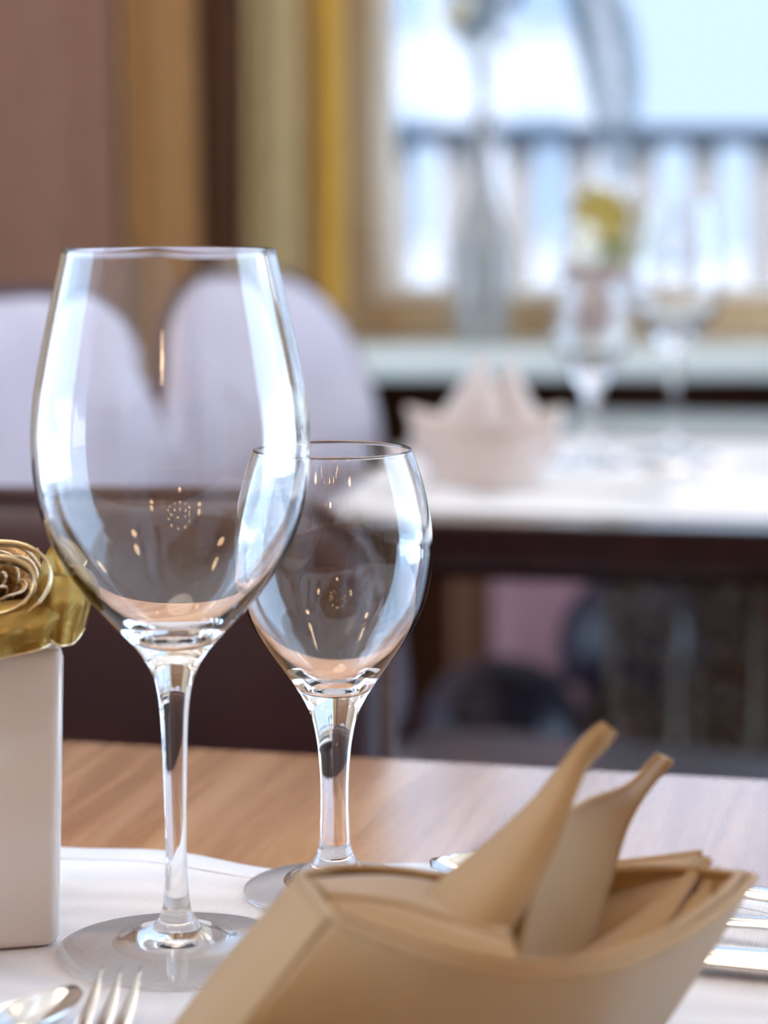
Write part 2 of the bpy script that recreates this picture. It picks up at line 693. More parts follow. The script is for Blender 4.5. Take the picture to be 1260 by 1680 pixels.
# ------------------------------------------------------------------ curtains and post on the back wall
def curtain(name, x0, x1, y, m, label, folds, depth, amp2=0.3, ph=0.0):
    t = thing(name, label, 'curtain', ((x0 + x1) / 2, y, 0.0), 0)
    w = x1 - x0
    rnd = random.Random(int(x0 * 1000))
    phs = [rnd.uniform(0, 6.28) for _ in range(3)]

    def fn(u, v):
        s = u * folds * 2 * PI
        z = 0.06 + v * 2.5
        k = 0.75 + 0.25 * v
        yy = depth * k * (math.sin(s + ph) + amp2 * math.sin(2.3 * s + phs[0]) + .15 * math.sin(z * 2 + phs[1]))
        return ((u - .5) * w + 0.004 * math.sin(z * 3 + phs[2]), yy, z)
    o = obj('cloth', *grid(fn, int(folds * 28) + 8, 24), m, t)
    solid(o, 0.003)
    boxes('hem_band', [(-w / 2, w / 2, -depth * 0.5, depth * 0.5, 2.55, 2.60)], m, t, 0.004)
    return t


CM = mat('mauve_curtain_cloth', (0.20, 0.086, 0.046), 0.9, var=0.06, scale=30, sheen=0.2)
CG = mat('gold_brown_curtain_cloth', (0.257, 0.11, 0.025), 0.9, var=0.06, scale=30, sheen=0.2)
CO = mat('olive_curtain_cloth', (0.32, 0.215, 0.09), 0.9, var=0.06, scale=30, sheen=0.2)
CY = mat('mustard_curtain_cloth', (0.46, 0.235, 0.018), 0.9, var=0.06, scale=30, sheen=0.2)
curtain('curtain', -0.90, -0.475, 2.86, CG, 'ochre curtain hanging at the far end, beside the mauve brown one', 3.2, 0.02)
curtain('curtain', -0.47, -0.305, 2.86, CM, 'wide flat mauve brown curtain hanging behind the padded chairs', 1.2, 0.006)
curtain('curtain', -0.30, -0.215, 2.86, CG, 'gold brown curtain beside the dark wooden post', 0.8, 0.010)
curtain('curtain', -0.163, -0.094, 2.87, CO, 'olive beige curtain between the dark post and the mustard curtain', 1.0, 0.012)
curtain('curtain', -0.086, -0.050, 2.86, CY, 'narrow mustard yellow curtain next to the window frame', 1.0, 0.012)
rod = thing('curtain_rod', 'dark metal curtain rod above the curtains', 'curtain rod', (-0.47, 2.86, 2.62))
v, f = tube([(-.5, 0, 0), (.46, 0, 0)], 0.012)
obj('bar', v, f, M_LAMP, rod)
for sx in (-.5, .46):
    v, f = rev([(0, -.02), (.014, -.014), (.02, 0), (.014, .014), (0, .02)], 16)
    o = obj('finial', v, f, M_LAMP, rod)
    o.location = (sx, 0, 0)
    boxes('bracket', [(sx * .9 - .008, sx * .9 + .008, 0, .09, -.01, .01)], M_LAMP, rod)
struct(boxes('shade_panel', [(-0.06, XR, 2.925, 2.95, 0, 0.764)], M_POST, None, 0.003))  # dark panel added below the sill, stands in for the shade there
struct(boxes('trim_1', [(-0.212, -0.165, 2.86, 2.95, 0, ZC)], M_POST, None, 0.004))


# ------------------------------------------------------------------ pendant lamps (warm room light)
def make_pendant(label, strength=13.0):
    t = thing('pendant_lamp', label, 'lamp', (0, 0, 0), 0, 'warm pendant lamps of the dining room')
    v, f = rev([(0, .07), (.05, .049), (.068, .015), (.07, 0), (.05, -.049), (.03, -.063), (0, -.07)], 24)
    obj('globe', v, f, emit_mat('warm_globe', (1.0, 0.66, 0.36), strength), t)
    v, f = rev([(0.0, .12), (.02, .118), (.03, .09), (.04, .064), (.03, .062), (.0, .08)], 24)
    obj('cap', v, f, M_LAMP, t)
    v, f = tube([(0, 0, .11), (0, 0, ZC - 2.12)], 0.004, 8)
    obj('cord', v, f, M_LAMP, t)
    v, f = rev([(0, ZC - 2.1), (.05, ZC - 2.1), (.05, ZC - 2.12), (0, ZC - 2.12)], 24)
    obj('ceiling_rose', v, f, M_LAMP, t)
    return t


spots = [(-1.1, 0.3), (0.9, 0.1), (-0.9, -1.2), (0.9, -1.3), (-0.2, -2.6), (-1.2, 1.9), (1.4, 1.9)]
pend = make_pendant('round warm glass pendant lamp hanging from the ceiling on a thin cord')
for i, (x, y) in enumerate(spots):
    if i == 0:
        pend.location = (x, y, 2.1)
    else:
        dup(pend, (x, y, 2.1), 0)


def make_chandelier(label, loc):
    """iron ring with candle bulbs on a chain"""
    t = thing('chandelier', label, 'chandelier', loc, 0)
    v, f = grid(lambda u, v: ((.34 + .012 * math.cos(2 * PI * v)) * math.cos(2 * PI * u), (.34 + .012 * math.cos(2 * PI * v)) * math.sin(2 * PI * u), .012 * math.sin(2 * PI * v)), 64, 9, closeu=True)
    obj('ring', v, f, M_LAMP, t)
    for k in range(10):
        a = 2 * PI * k / 10 + .2
        x, y = .34 * math.cos(a), .34 * math.sin(a)
        v, f = rev([(0, .0), (.011, .0), (.011, .07), (0, .072)], 12, x, y)
        c = obj('candle', v, f, M_CERAMIC, t)
        v, f = rev([(0, .072), (.010, .08), (.014, .095), (.009, .112), (0, .13)], 14, x, y)
        obj('bulb', v, f, emit_mat('candle_bulb', (1.0, 0.55, 0.20), 32.0), c)
    for k in range(3):
        a = 2 * PI * k / 3
        v, f = tube([(.34 * math.cos(a), .34 * math.sin(a), .0), (0, 0, .38)], .005, 6)
        obj('arm', v, f, M_LAMP, t)
    v, f = tube([(0, 0, .37), (0, 0, ZC - loc[2])], .006, 8)
    obj('chain', v, f, M_LAMP, t)
    return t


make_chandelier('iron ring chandelier with ten candle bulbs behind the front table', (-0.15, -0.95, 1.95))


def make_fill_drum(label, loc):  # added fill light, out of view, brightens the tables and their cloths
    """wide drum pendant added above a table for more light: cloth shade, glowing diffuser, cord"""
    t = thing('fill_drum_lamp', label, 'lamp', loc, 0)
    v, f = rev([(.235, .0), (.24, .0), (.24, .20), (.235, .20)], 48, close=True)
    obj('shade', v, f, mat('lamp_shade_cloth', (0.70, 0.58, 0.42), 0.9, var=0.04, scale=40), t)
    v, f = rev([(0, .015), (.233, .015), (.233, .025), (0, .025)], 48)
    obj('diffuser', v, f, emit_mat('fill_diffuser', (1.0, 0.86, 0.70), 3.4), t)
    v, f = tube([(0, 0, .025), (0, 0, ZC - loc[2])], .004, 8)
    obj('cord', v, f, M_LAMP, t)
    for k in range(3):
        a = 2 * PI * k / 3
        v, f = tube([(0, 0, .19), (.236 * math.cos(a), .236 * math.sin(a), .19)], .003, 6)
        obj('spoke', v, f, M_LAMP, t)
    return t


make_fill_drum('wide cloth drum lamp added out of view to brighten the front table', (-0.20, 0.95, 1.80))
make_fill_drum('wide cloth drum lamp added out of view to brighten the far table', (0.45, 2.15, 1.80))

# ------------------------------------------------------------------ front table
TZ = 0.748                                           # table top; the runner brings things to 0.750
TA = math.radians(-13.1)


def make_table(label, loc, rotz, length, depth, top, legs, apron=0.078, tm=None):
    """top's far edge on local y = 0, table runs towards -y; origin on the floor"""
    t = thing('dining_table', label, 'table', loc, rotz)
    boxes('tabletop', [(-length / 2, length / 2, -depth, 0, top - .032, top)], tm or M_TABLE, t, 0.003)
    if apron:
        i = .06
        boxes('apron', [(-length / 2 + i, length / 2 - i, -depth + i, -depth + i + .02, top - .032 - apron, top - .032),
                        (-length / 2 + i, length / 2 - i, -i - .02, -i, top - .032 - apron, top - .032),
                        (-length / 2 + i, -length / 2 + i + .02, -depth + i + .02, -i - .02, top - .032 - apron, top - .032),
                        (length / 2 - i - .02, length / 2 - i, -depth + i + .02, -i - .02, top - .032 - apron, top - .032)], M_DARKWOOD, t)
    if legs:
        for sx in (-1, 1):
            for y0 in (-depth + .05, -.12):
                x = sx * (length / 2 - .085)
                boxes('leg', [(x - .035, x + .035, y0, y0 + .07, 0, top - .032)], M_DARKWOOD, t, 0.004)
    return t


make_table('brown wooden dining table under the white vase and the napkin', (0.1, 1.002, 0), TA, 1.7, 0.85, TZ, True)

# runner with a wavy hem
run = thing('table_runner', 'cream damask runner with wavy hem under the wine glasses', 'table runner', (0.0, 0.842, TZ), math.radians(-14.3))


def run_fn(u, v):
    x = -0.62 + u * 1.24
    y = -0.46 + v * 0.46
    e = max(0, (v - .9) / .1)
    wob = 0.0035 * math.sin(x * 62 + 1.0) + 0.002 * math.sin(x * 27 + .3)
    return (x, y + e * wob, 0.0012 + e * e * (0.0022 + 0.0012 * math.sin(x * 71 + .4) + 0.0010 * math.sin(x * 33)))


o = obj('cloth', *grid(run_fn, 220, 60), M_RUNNER, run)
solid(o, 0.0016)


def hem_fn(u, v):
    x, y, z = run_fn(u, 1.0)
    a = 2 * PI * v
    return (x, y - 0.012 + 0.0006 * math.cos(a), z * .6 + .0012 + 0.0004 * math.sin(a))


obj('hem_seam', *grid(hem_fn, 220, 7), M_RUNNER, run)


# ------------------------------------------------------------------ wine glasses
def make_glass(name, label, outer, inner, cut_bowl, cut_foot, loc, group=None, seg=96):
    """outer: (r, z) from the foot rim up to the lip; inner: from the lip down to the bowl bottom on the axis.
    One closed skin, divided into foot, stem and bowl."""
    t = thing(name, label, 'wine glass', loc, 0, group)
    foot_r = outer[0][0]
    under = [(0.0, 0.0030), (foot_r * .25, 0.0026), (foot_r * .45, 0.0012), (foot_r * .56, 0.0), (foot_r * .95, 0.0), (foot_r * .985, 0.0002)]
    foot_o = [p for p in outer if p[1] <= cut_foot + 1e-9]
    stem_o = [p for p in outer if cut_foot - 1e-9 <= p[1] <= cut_bowl + 1e-9]
    bowl_o = [p for p in outer if p[1] >= cut_bowl - 1e-9]

    def smooth(p, n):
        return cr(p, n)
    full = smooth(outer, 190)
    full = [(max(r, 1e-4), z) for r, z in full]
    i_f = min(range(len(full)), key=lambda i: abs(full[i][1] - cut_foot) + (10 if full[i][0] > foot_r * .5 else 0))
    i_b = min(range(len(full)), key=lambda i: abs(full[i][1] - cut_bowl))
    inn = smooth(inner, 90)

    def relax(c, keep, n=45):
        c = list(c)
        for _ in range(n):
            c = [c[i] if (i == 0 or i == len(c) - 1 or not keep(c[i])) else
                 (.25 * c[i - 1][0] + .5 * c[i][0] + .25 * c[i + 1][0], .25 * c[i - 1][1] + .5 * c[i][1] + .25 * c[i + 1][1])
                 for i in range(len(c))]
        return c
    full = relax(full, lambda p: p[1] > .02)
    inn = relax(inn, lambda p: True, 14)
    inn = [(max(r, 0.0), z) for r, z in inn]
    inn[-1] = (0.0, inn[-1][1])
    v, f = rev(under + full[:i_f + 1], seg)
    keep_normals('foot', v, f, G, t)
    v, f = rev(full[i_f:i_b + 1], seg)
    keep_normals('stem', v, f, G, t)
    lip = full[-1]
    lm, lh = (lip[0] + inn[0][0]) / 2, (lip[0] - inn[0][0]) / 2
    lipc = [(lm + lh * math.cos(a), lip[1] + lh * math.sin(a)) for a in (PI * k / 8 for k in range(1, 8))]
    v, f = rev(full[i_b:] + lipc + inn, seg)
    keep_normals('bowl', v, f, G, t)
    return t


BIG_O = [(.0377, .0007), (.0382, .0014), (.0376, .0022), (.034, .0030), (.027, .0040), (.019, .0052), (.012, .0070), (.0075, .0095),
         (.0053, .0125), (.0043, .0165), (.0036, .024), (.0033, .0325), (.0034, .045), (.0038, .0616), (.0042, .0812), (.006, .0894),
         (.0089, .0955), (.0133, .1015), (.0222, .1096), (.0328, .1226), (.0395, .1360), (.0428, .1494), (.0437, .1646),
         (.0425, .1780), (.0405, .1885), (.0367, .2061), (.0327, .2230)]
BIG_I = [(.0318, .2230), (.0357, .2061), (.0394, .1885), (.0414, .1780), (.0426, .1646), (.0416, .1494), (.0382, .1365), (.0312, .1240),
         (.0215, .1130), (.0135, .1066), (.0070, .1035), (.0, .1024)]
SML_O = [(.0312, .0007), (.0317, .0014), (.0311, .0024), (.028, .0036), (.021, .0056), (.0135, .0078), (.0095, .0098), (.0064, .0141),
         (.0052, .0206), (.0046, .0363), (.0053, .0498), (.0066, .0579), (.0090, .0666), (.0163, .0776), (.0234, .0869), (.0300, .0980),
         (.0331, .1110), (.0339, .1215), (.0328, .1328), (.0299, .1450), (.0266, .1541)]
SML_I = [(.0256, .1541), (.0289, .1450), (.0318, .1328), (.0329, .1215), (.0320, .1110), (.0287, .0985), (.0222, .0882), (.0150, .0800),
         (.0085, .0742), (.0045, .0726), (.0, .0722)]
big = make_glass('wine_glass', 'tall empty wine glass beside the white square vase', BIG_O, BIG_I, .0905, .0145, (-0.0660, 0.7545, 0.7497),
                 'large wine glasses')
small = make_glass('wine_glass', 'short empty wine glass between the tall glass and the spoon', SML_O, SML_I, .0668, .0141, (-0.0170, 0.8195, 0.7497),
                   'small wine glasses')

# ------------------------------------------------------------------ white square vase and gold rose
VA = math.radians(15)
vx, vy = -0.1046, 0.7586                             # front right corner of the vase
VW = 0.085
vase = thing('square_vase', 'white glazed square vase holding the gold rose', 'vase',
             (vx - VW / 2 * math.cos(VA) - VW / 2 * math.sin(VA) + .001, vy - VW / 2 * math.sin(VA) + VW / 2 * math.cos(VA), 0.7502), VA)


def vase_ring(h, w, r, z):
    return [(x, y, z) for x, y in rounded(w, h, r, 7)]


rings = []
for w, z, r in ((VW - .006, 0, .003), (VW - .002, .001, .004), (VW, .003, .0045), (VW + .003, .050, .0045), (VW + .0055, .0945, .0045),
                (VW + .004, .0972, .004), (VW + .0015, .098, .003), (VW - .004, .0975, .003), (VW - .006, .094, .003), (VW - .008, .010, .003)):
    rings.append(vase_ring(w, w, r, z))
n = len(rings[0])
V = [p for r in rings for p in r]
Fc = [(j * n + i, j * n + (i + 1) % n, (j + 1) * n + (i + 1) % n, (j + 1) * n + i) for j in range(len(rings) - 1) for i in range(n)]
Fc += [tuple(range(n)), tuple((len(rings) - 1) * n + i for i in range(n))]
vb = obj('body', V, Fc, M_CERAMIC, vase)

rose = thing('gold_rose', 'gold fabric rose with ribbon rings in the white square vase', 'flower', (-0.1250, 0.7770, 0.848), 0)
tilt = Matrix.Rotation(math.radians(38), 4, 'X') @ Matrix.Rotation(math.radians(14), 4, 'Y')


def rp(p, dz=0.018):
    q = tilt @ Vector(p)
    return (q.x, q.y, q.z + dz)


for k in range(13):
    a0 = k * 2.39996
    R = 0.0016 + 0.00070 * k
    H = 0.015 - 0.0004 * k
    span = 1.15 + 0.03 * k
    flare = 0.0004 + 0.00026 * k

    def pf(u, v, a0=a0, R=R, H=H, span=span, flare=flare, k=k):
        a = a0 + (u - .5) * 2 * span
        edge = (1 - abs(2 * u - 1) ** 2.4)
        r = R * (0.55 + 0.45 * v) + flare * v * v * 2.4
        z = -0.010 + (H * (0.35 + .65 * edge)) * v + 0.0005 * math.sin(9 * u + k)
        r += 0.0008 * math.sin(7 * u + k * 2) * v
        return rp((r * math.cos(a), r * math.sin(a), z))
    pet = obj('petal', *grid(pf, 18, 8), M_GOLDFOIL, rose)
    solid(pet, 0.0004)
    path = [Vector(pf(i / 23, 1.0)) for i in range(24)]
    v, f = tube(path, 0.00055, 6)
    obj('glitter_rim', v, f, M_GLITTER, pet)


def ribbon_ring(cx, cy, cz, rx, rz, w, tx, ty, tz):
    """flat gold ribbon bent into a ring, seen almost face on"""
    rot = Matrix.Rotation(tz, 4, 'Z') @ Matrix.Rotation(tx, 4, 'X') @ Matrix.Rotation(ty, 4, 'Y')

    def fn(u, v):
        a = 2 * PI * u
        r = 1 + .03 * math.sin(3 * a)
        q = rot @ Vector((rx * r * math.cos(a), (v - .5) * w, rz * r * math.sin(a)))
        return (cx + q.x, cy + q.y, cz + q.z)
    o = obj('ribbon_ring', *grid(fn, 64, 3, closeu=True), M_GOLD, rose)
    solid(o, 0.0006)
    return o


ribbon_ring(.0045, -.0165, .0205, .0160, .0132, .0060, math.radians(-26), 0, math.radians(-4))
ribbon_ring(.0031, -.0190, .0195, .0120, .0098, .0062, math.radians(-32), 0, math.radians(8))


def gauze(curves, nu=30, nv=22, ruff=0.0012, ph=0.0):
    o_ = Vector(rose.location)
    rows = [cr(c, nu) for c in curves]
    cols = [cr([rows[j][i] for j in range(len(rows))], nv) for i in range(nu)]
    V = []
    for j in range(nv):
        for i in range(nu):
            p = Vector(cols[i][j]) - o_
            p.y += ruff * math.sin(i * .9 + ph + j * .25) + ruff * .7 * math.sin(j * .8 + ph * 2)
            V.append(p)
    Fc = [(j * nu + i, j * nu + i + 1, (j + 1) * nu + i + 1, (j + 1) * nu + i) for j in range(nv - 1) for i in range(nu - 1)]
    o = obj('organza_petal', V, Fc, organza(), rose)
    solid(o, 0.0003)
    v, f = tube([V[(nv - 1) * nu + i] for i in range(nu)], 0.0004, 6)
    obj('hem', v, f, M_GOLD, o)
    return o


# three lobes of gauze that hang over the front right corner of the vase
gauze([[(-.158, .7520, .866), (-.134, .7560, .864), (-.1185, .7590, .8625), (-.1080, .7640, .8640), (-.1030, .7700, .8650)],
       [(-.158, .7410, .858), (-.134, .7430, .8575), (-.1185, .7450, .8570), (-.1065, .7500, .8580), (-.1000, .7580, .8610)],
       [(-.158, .7410, .8475), (-.134, .7430, .8475), (-.1185, .7455, .8475), (-.1055, .7510, .8500), (-.1020, .7570, .8530)]], ph=.4)
gauze([[(-.1100, .7640, .8690), (-.1050, .7660, .8700), (-.0985, .7680, .8690), (-.0955, .7720, .8660)],
       [(-.1070, .7560, .8600), (-.1030, .7560, .8620), (-.0960, .7600, .8620), (-.0930, .7660, .8620)],
       [(-.1055, .7530, .8530), (-.1020, .7520, .8500), (-.0975, .7560, .8500), (-.0950, .7630, .8530)]], ph=1.7, ruff=.0004)
gauze([[(-.1110, .7700, .8640), (-.1095, .7720, .8720), (-.1070, .7740, .8775), (-.1050, .7750, .8790)],
       [(-.1070, .7640, .8630), (-.1045, .7670, .8700), (-.1015, .7720, .8745), (-.1005, .7750, .8760)],
       [(-.1040, .7640, .8620), (-.1000, .7680, .8660), (-.0975, .7720, .8690), (-.0970, .7750, .8700)]], ph=2.9, ruff=.0003)


def frill(cx, cy, cz, r0, r1, droop, waves, ph, a_from, a_to, sq=1.0):
    def fn(u, v):
        a = a_from + (a_to - a_from) * u
        r = r0 + (r1 - r0) * v
        rr = r * (1 + .09 * v * math.sin(waves * a + ph) + .05 * v * math.sin(2.7 * waves * a))
        z = droop * v * v + 0.0075 * v * math.sin(waves * a * 1.3 + ph + 1) + .0045 * math.sin(PI * v)
        return (cx + rr * math.cos(a), cy + rr * math.sin(a) * sq, cz + z)
    o = obj('organza_petal', *grid(fn, 56, 14), organza(), rose)
    solid(o, 0.0003)
    return o


frill(-.004, .006, .012, .006, .022, .006, 3, 3.6, math.radians(20), math.radians(170))
frill(-.008, .000, .008, .006, .026, .004, 3, 1.1, math.radians(100), math.radians(260))
v, f = tube([(0, 0, .012), (.004, .004, -.03), (.002, .006, -.082)], 0.0022, 8)
obj('stem', v, f, M_GOLD, rose)


# ------------------------------------------------------------------ cutlery
def strip(sections, m=9):
    """loft along +x; section = (x, half width, z of the middle line, sag of the edges, thickness)"""
    V, Fc = [], []
    n = 2 * m
    for x, hw, z, sag, t in sections:
        for i in range(m):
            s = -1 + 2 * i / (m - 1)
            V.append((x, hw * s, z + sag * s * s + t * math.sqrt(max(0.0, 1 - s ** 4)) * .5))
        for i in range(m):
            s = 1 - 2 * i / (m - 1)
            V.append((x, hw * s, z + sag * s * s - t * math.sqrt(max(0.0, 1 - s ** 4)) * .5))
    for j in range(len(sections) - 1):
        for i in range(n):
            i2 = (i + 1) % n
            Fc.append((j * n + i, j * n + i2, (j + 1) * n + i2, (j + 1) * n + i))
    Fc += [tuple(range(n)), tuple((len(sections) - 1) * n + i for i in range(n))]
    return V, Fc


def handle_sec(x0, x1, w0, w1, z0, t=0.0032):
    """handle from the neck x0 to the end x1, going towards -x"""
    L = x1 - x0
    pts = []
    for k in range(25):
        u = k / 24
        w = w0 + (w1 - w0) * (u ** 1.4)
        if u > .93:
            w *= math.sqrt(max(0.02, 1 - ((u - .93) / .07) ** 2))
        z = z0 + 0.0045 * math.sin(PI * min(1, u * 1.05)) * (1 - .4 * u)
        pts.append((x0 + L * u, w, z, -0.0006, t))
    return pts


def make_spoon(label, loc, rotz, group, bw=0.0172):
    t = thing('spoon', label, 'spoon', loc, rotz, group)
    sec = []
    L = 0.052
    for k in range(21):
        u = k / 20
        w = bw * math.sqrt(max(0.0, 1 - (2 * u - 1) ** 2)) * (1.08 - .22 * (1 - u))
        w = max(w, 0.0016)
        d = 0.0072 * (1 - (2 * u - 1) ** 2)
        rim = 0.0085 + 0.002 * (1 - u)
        sec.append((L * u, w, rim - d, d * .96, 0.0013))
    obj('bowl', *strip(list(reversed(sec)), 15), M_STEEL, t)
    obj('handle', *strip([(.003, .0026, .0098, 0, .003)] + handle_sec(0.0, -0.125, .0026, .0088, .0098 - .004)), M_STEEL, t)
    return t


def make_fork(label, loc, rotz, group, tines=3):
    t = thing('fork', label, 'fork', loc, rotz, group)
    hw = .0082

    def zc(x):
        return .0050 + 0.0075 * max(0, x / .062) ** 1.5 - .0035 * math.sin(PI * min(1, max(0, x / .062)))
    obj('head', *strip([(x, w, zc(x), .0016, .0022) for x, w in ((-.002, .0026), (.004, .0036), (.009, .0062), (.014, .0074), (.019, .0081), (.023, .0081), (.025, .0080))]), M_STEEL, t)
    for k in range(tines):
        yc = -hw + hw / tines + 2 * hw / tines * k
        spread = 1.06
        sec = []
        for j in range(13):
            u = j / 12
            x = .0235 + .040 * u
            w = .0030 * (1 - .90 * u ** 1.25)
            sec.append((x, w, zc(x) + .0016 * (yc / hw) ** 2, .0, (.0016 * (1 - .5 * u))))
        V, Fc = strip(sec, 7)
        V = [(x, y + yc * (1 + (spread - 1) * (x - .0235) / .04), z) for x, y, z in V]
        obj('tine', V, Fc, M_STEEL, t)
    obj('handle', *strip([(.001, .0026, .0050, 0, .003)] + handle_sec(-.001, -0.118, .0026, .0088, .0050)), M_STEEL, t)
    return t


def make_knife(label, loc, rotz, group):
    t = thing('table_knife', label, 'knife', loc, rotz, group)
    sec = []
    for k in range(20):
        u = k / 19
        w = 0.0085 * (1 - max(0, (u - .72) / .28) ** 2.2 * .93)
        sec.append((.095 * u, w, .0035, 0, .0022 * (1 - .3 * u)))
    obj('blade', *strip(sec), M_STEEL, t)
    hs = [(.004, .0046, .0042, 0, .0052)]
    for k in range(22):
        u = k / 21
        w = .0052 + .0038 * u ** 1.3
        if u > .93:
            w *= math.sqrt(max(0.03, 1 - ((u - .93) / .07) ** 2))
        hs.append((-.100 * u + .002, w, .0046, 0, .0062 + .0022 * u - (.004 if u > .98 else 0)))
    obj('handle', *strip(hs), M_STEEL, t)
    return t


GC = 'cutlery on the front table'
fa = math.radians(84)
fork = make_fork('three-tined fork lying in front of the tall wine glass', (-0.0775 - .0635 * math.cos(fa), 0.699 - .0635 * math.sin(fa), 0.7502), fa, GC)
spoonl = make_spoon('spoon lying beside the three-tined fork', (-0.0912 - .052 * math.cos(math.radians(66)), 0.695 - .052 * math.sin(math.radians(66)), 0.7502), math.radians(66), GC, 0.0098)


def back_from(tip, ang, reach):
    """origin so that a piece pointing along ang has its tip at tip"""
    return (tip[0] - reach * math.cos(ang), tip[1] - reach * math.sin(ang), 0.7502)


a1 = math.radians(180 - 21)
make_spoon('spoon pointing at the foot of the short wine glass, behind the napkin', back_from((0.0165, 0.8290), a1, 0.052), a1, GC)
a2 = math.radians(180 - 27)
make_fork('fork lying between the spoon and the knife, behind the napkin', back_from((0.0430, 0.8010), a2, 0.0635), a2, GC)
a3 = math.radians(180 - 16)
make_knife('table knife lying closest to the napkin of the three behind it', back_from((0.022, 0.7570), a3, 0.060), a3, GC)

# ------------------------------------------------------------------ folded napkin
NB = Vector((0.03, 0.62, 0.7502))
nap = thing('folded_napkin', 'beige cloth napkin folded into a lily with two peaks, in front of the glasses', 'napkin', NB, 0,
            'napkins folded with two peaks')


def loft(curves, nu, nv):
    """smooth surface through curves (each a list of world points), local to the napkin"""
    rows = [cr(c, nu) for c in curves]
    cols = [cr([rows[j][i] for j in range(len(rows))], nv) for i in range(nu)]
    V = [Vector(cols[i][j]) - NB for j in range(nv) for i in range(nu)]
    Fc = [(j * nu + i, j * nu + i + 1, (j + 1) * nu + i + 1, (j + 1) * nu + i) for j in range(nv - 1) for i in range(nu - 1)]
    return V, Fc


def cloth(name, curves, nu=40, nv=16, t=0.0016, hem=None):
    o = obj(name, *loft(curves, nu, nv), M_NAPKIN, nap)
    solid(o, t)
    if hem:
        path = [Vector(p) - NB for p in cr(hem, 60)]
        v, f = tube(path, 0.0016, 8)
        obj('rolled_hem', v, f, M_NAPKIN, o)
    return o


T_front = [(-.0128, .605, .8067), (.0015, .590, .8058), (.0179, .578, .8047), (.0356, .575, .8026), (.0559, .585, .8011), (.077, .610, .8009),
           (.0938, .640, .8012), (.1036, .666, .8003)]
M_front = [(-.036, .597, .7800), (-.014, .594, .7790), (.008, .592, .7785), (.032, .593, .7780), (.051, .600, .7775), (.066, .617, .7775),
           (.078, .636, .7778), (.087, .653, .7780)]
B_front = [(-.058, .597, .7512), (-.030, .608, .7512), (.002, .616, .7512), (.026, .619, .7512), (.042, .623, .7512), (.053, .629, .7512),
           (.061, .636, .7512), (.068, .645, .7512)]
cloth('outer_band', [B_front, M_front, T_front], hem=T_front)
# a second layer of the band, just inside the first
T_in = [(-.0105, .6085, .8075), (.0030, .5940, .8066), (.0192, .5822, .8056), (.0362, .5796, .8036), (.0556, .5890, .8022), (.0752, .6130, .8020),
        (.0915, .6425, .8025), (.1000, .6670, .8010)]
M_in = [(-.030, .603, .7805), (-.010, .600, .7795), (.012, .598, .779), (.034, .599, .7785), (.051, .606, .778), (.065, .622, .778),
        (.076, .640, .778), (.084, .656, .778)]
cloth('inner_band', [M_in, T_in], nv=8, hem=T_in)
# left end panel
cloth('left_fold', [[(-.059, .598, .7512), (-.066, .615, .7512), (-.068, .640, .7512)],
                    [(-.036, .597, .7800), (-.0455, .620, .7785), (-.0470, .650, .7770)],
                    [(-.0140, .607, .8065), (-.0175, .626, .8058), (-.0240, .659, .8025)]], nu=16,
      hem=[(-.0128, .6055, .8067), (-.0172, .626, .8060), (-.0238, .660, .8024)])
# back rim of the band
T_back = [(-.0240, .660, .8024), (-.0130, .672, .8010), (.0020, .674, .8000), (.0180, .670, .7990), (.036, .668, .7985), (.060, .676, .7990),
          (.084, .676, .7995), (.1036, .667, .8000)]
B_back = [(-.067, .640, .7512), (-.040, .684, .7512), (-.006, .694, .7512), (.018, .692, .7512), (.036, .690, .7512), (.055, .690, .7512),
          (.062, .676, .7512), (.068, .647, .7512)]
cloth('back_band', [B_back, T_back], nv=10, hem=T_back)
# inner ledge: the roll of cloth that lies inside the band on the left
cloth('inner_fold', [[(-.016, .618, .7985), (.004, .612, .7975), (.024, .602, .7950), (.036, .598, .7930)],
                     [(-.015, .634, .8040), (.003, .630, .8030), (.020, .620, .8010), (.033, .612, .7990)],
                     [(-.0215, .6570, .8018), (-.001, .6650, .8005), (.016, .6610, .7995), (.030, .653, .798)]], nu=24, nv=14, t=0.002,
      hem=[(-.015, .634, .8044), (.003, .630, .8034), (.020, .620, .8014), (.033, .612, .7994)])


def peak(name, left, right, bulge, hem=True, t=0.0014):
    """tapering curved sheet between two edge curves, bulging towards the camera"""
    nu, nv = 18, 40
    Lc, Rc = cr(left, nv), cr(right, nv)
    V = []
    for j in range(nv):
        a, b = Vector(Lc[j]), Vector(Rc[j])
        w = (b - a).length
        for i in range(nu):
            s = i / (nu - 1)
            p = a.lerp(b, s) + Vector((0, -1, .15)) * (bulge * w * math.sin(PI * s))
            V.append(p - NB)
    Fc = [(j * nu + i, j * nu + i + 1, (j + 1) * nu + i + 1, (j + 1) * nu + i) for j in range(nv - 1) for i in range(nu - 1)]
    o = obj(name, V, Fc, M_NAPKIN, nap)
    solid(o, t)
    if hem:
        for c in (left, right):
            v, f = tube([Vector(p) - NB for p in cr(c, 40)], 0.0010, 8)
            obj('rolled_hem', v, f, M_NAPKIN, o)
    return o


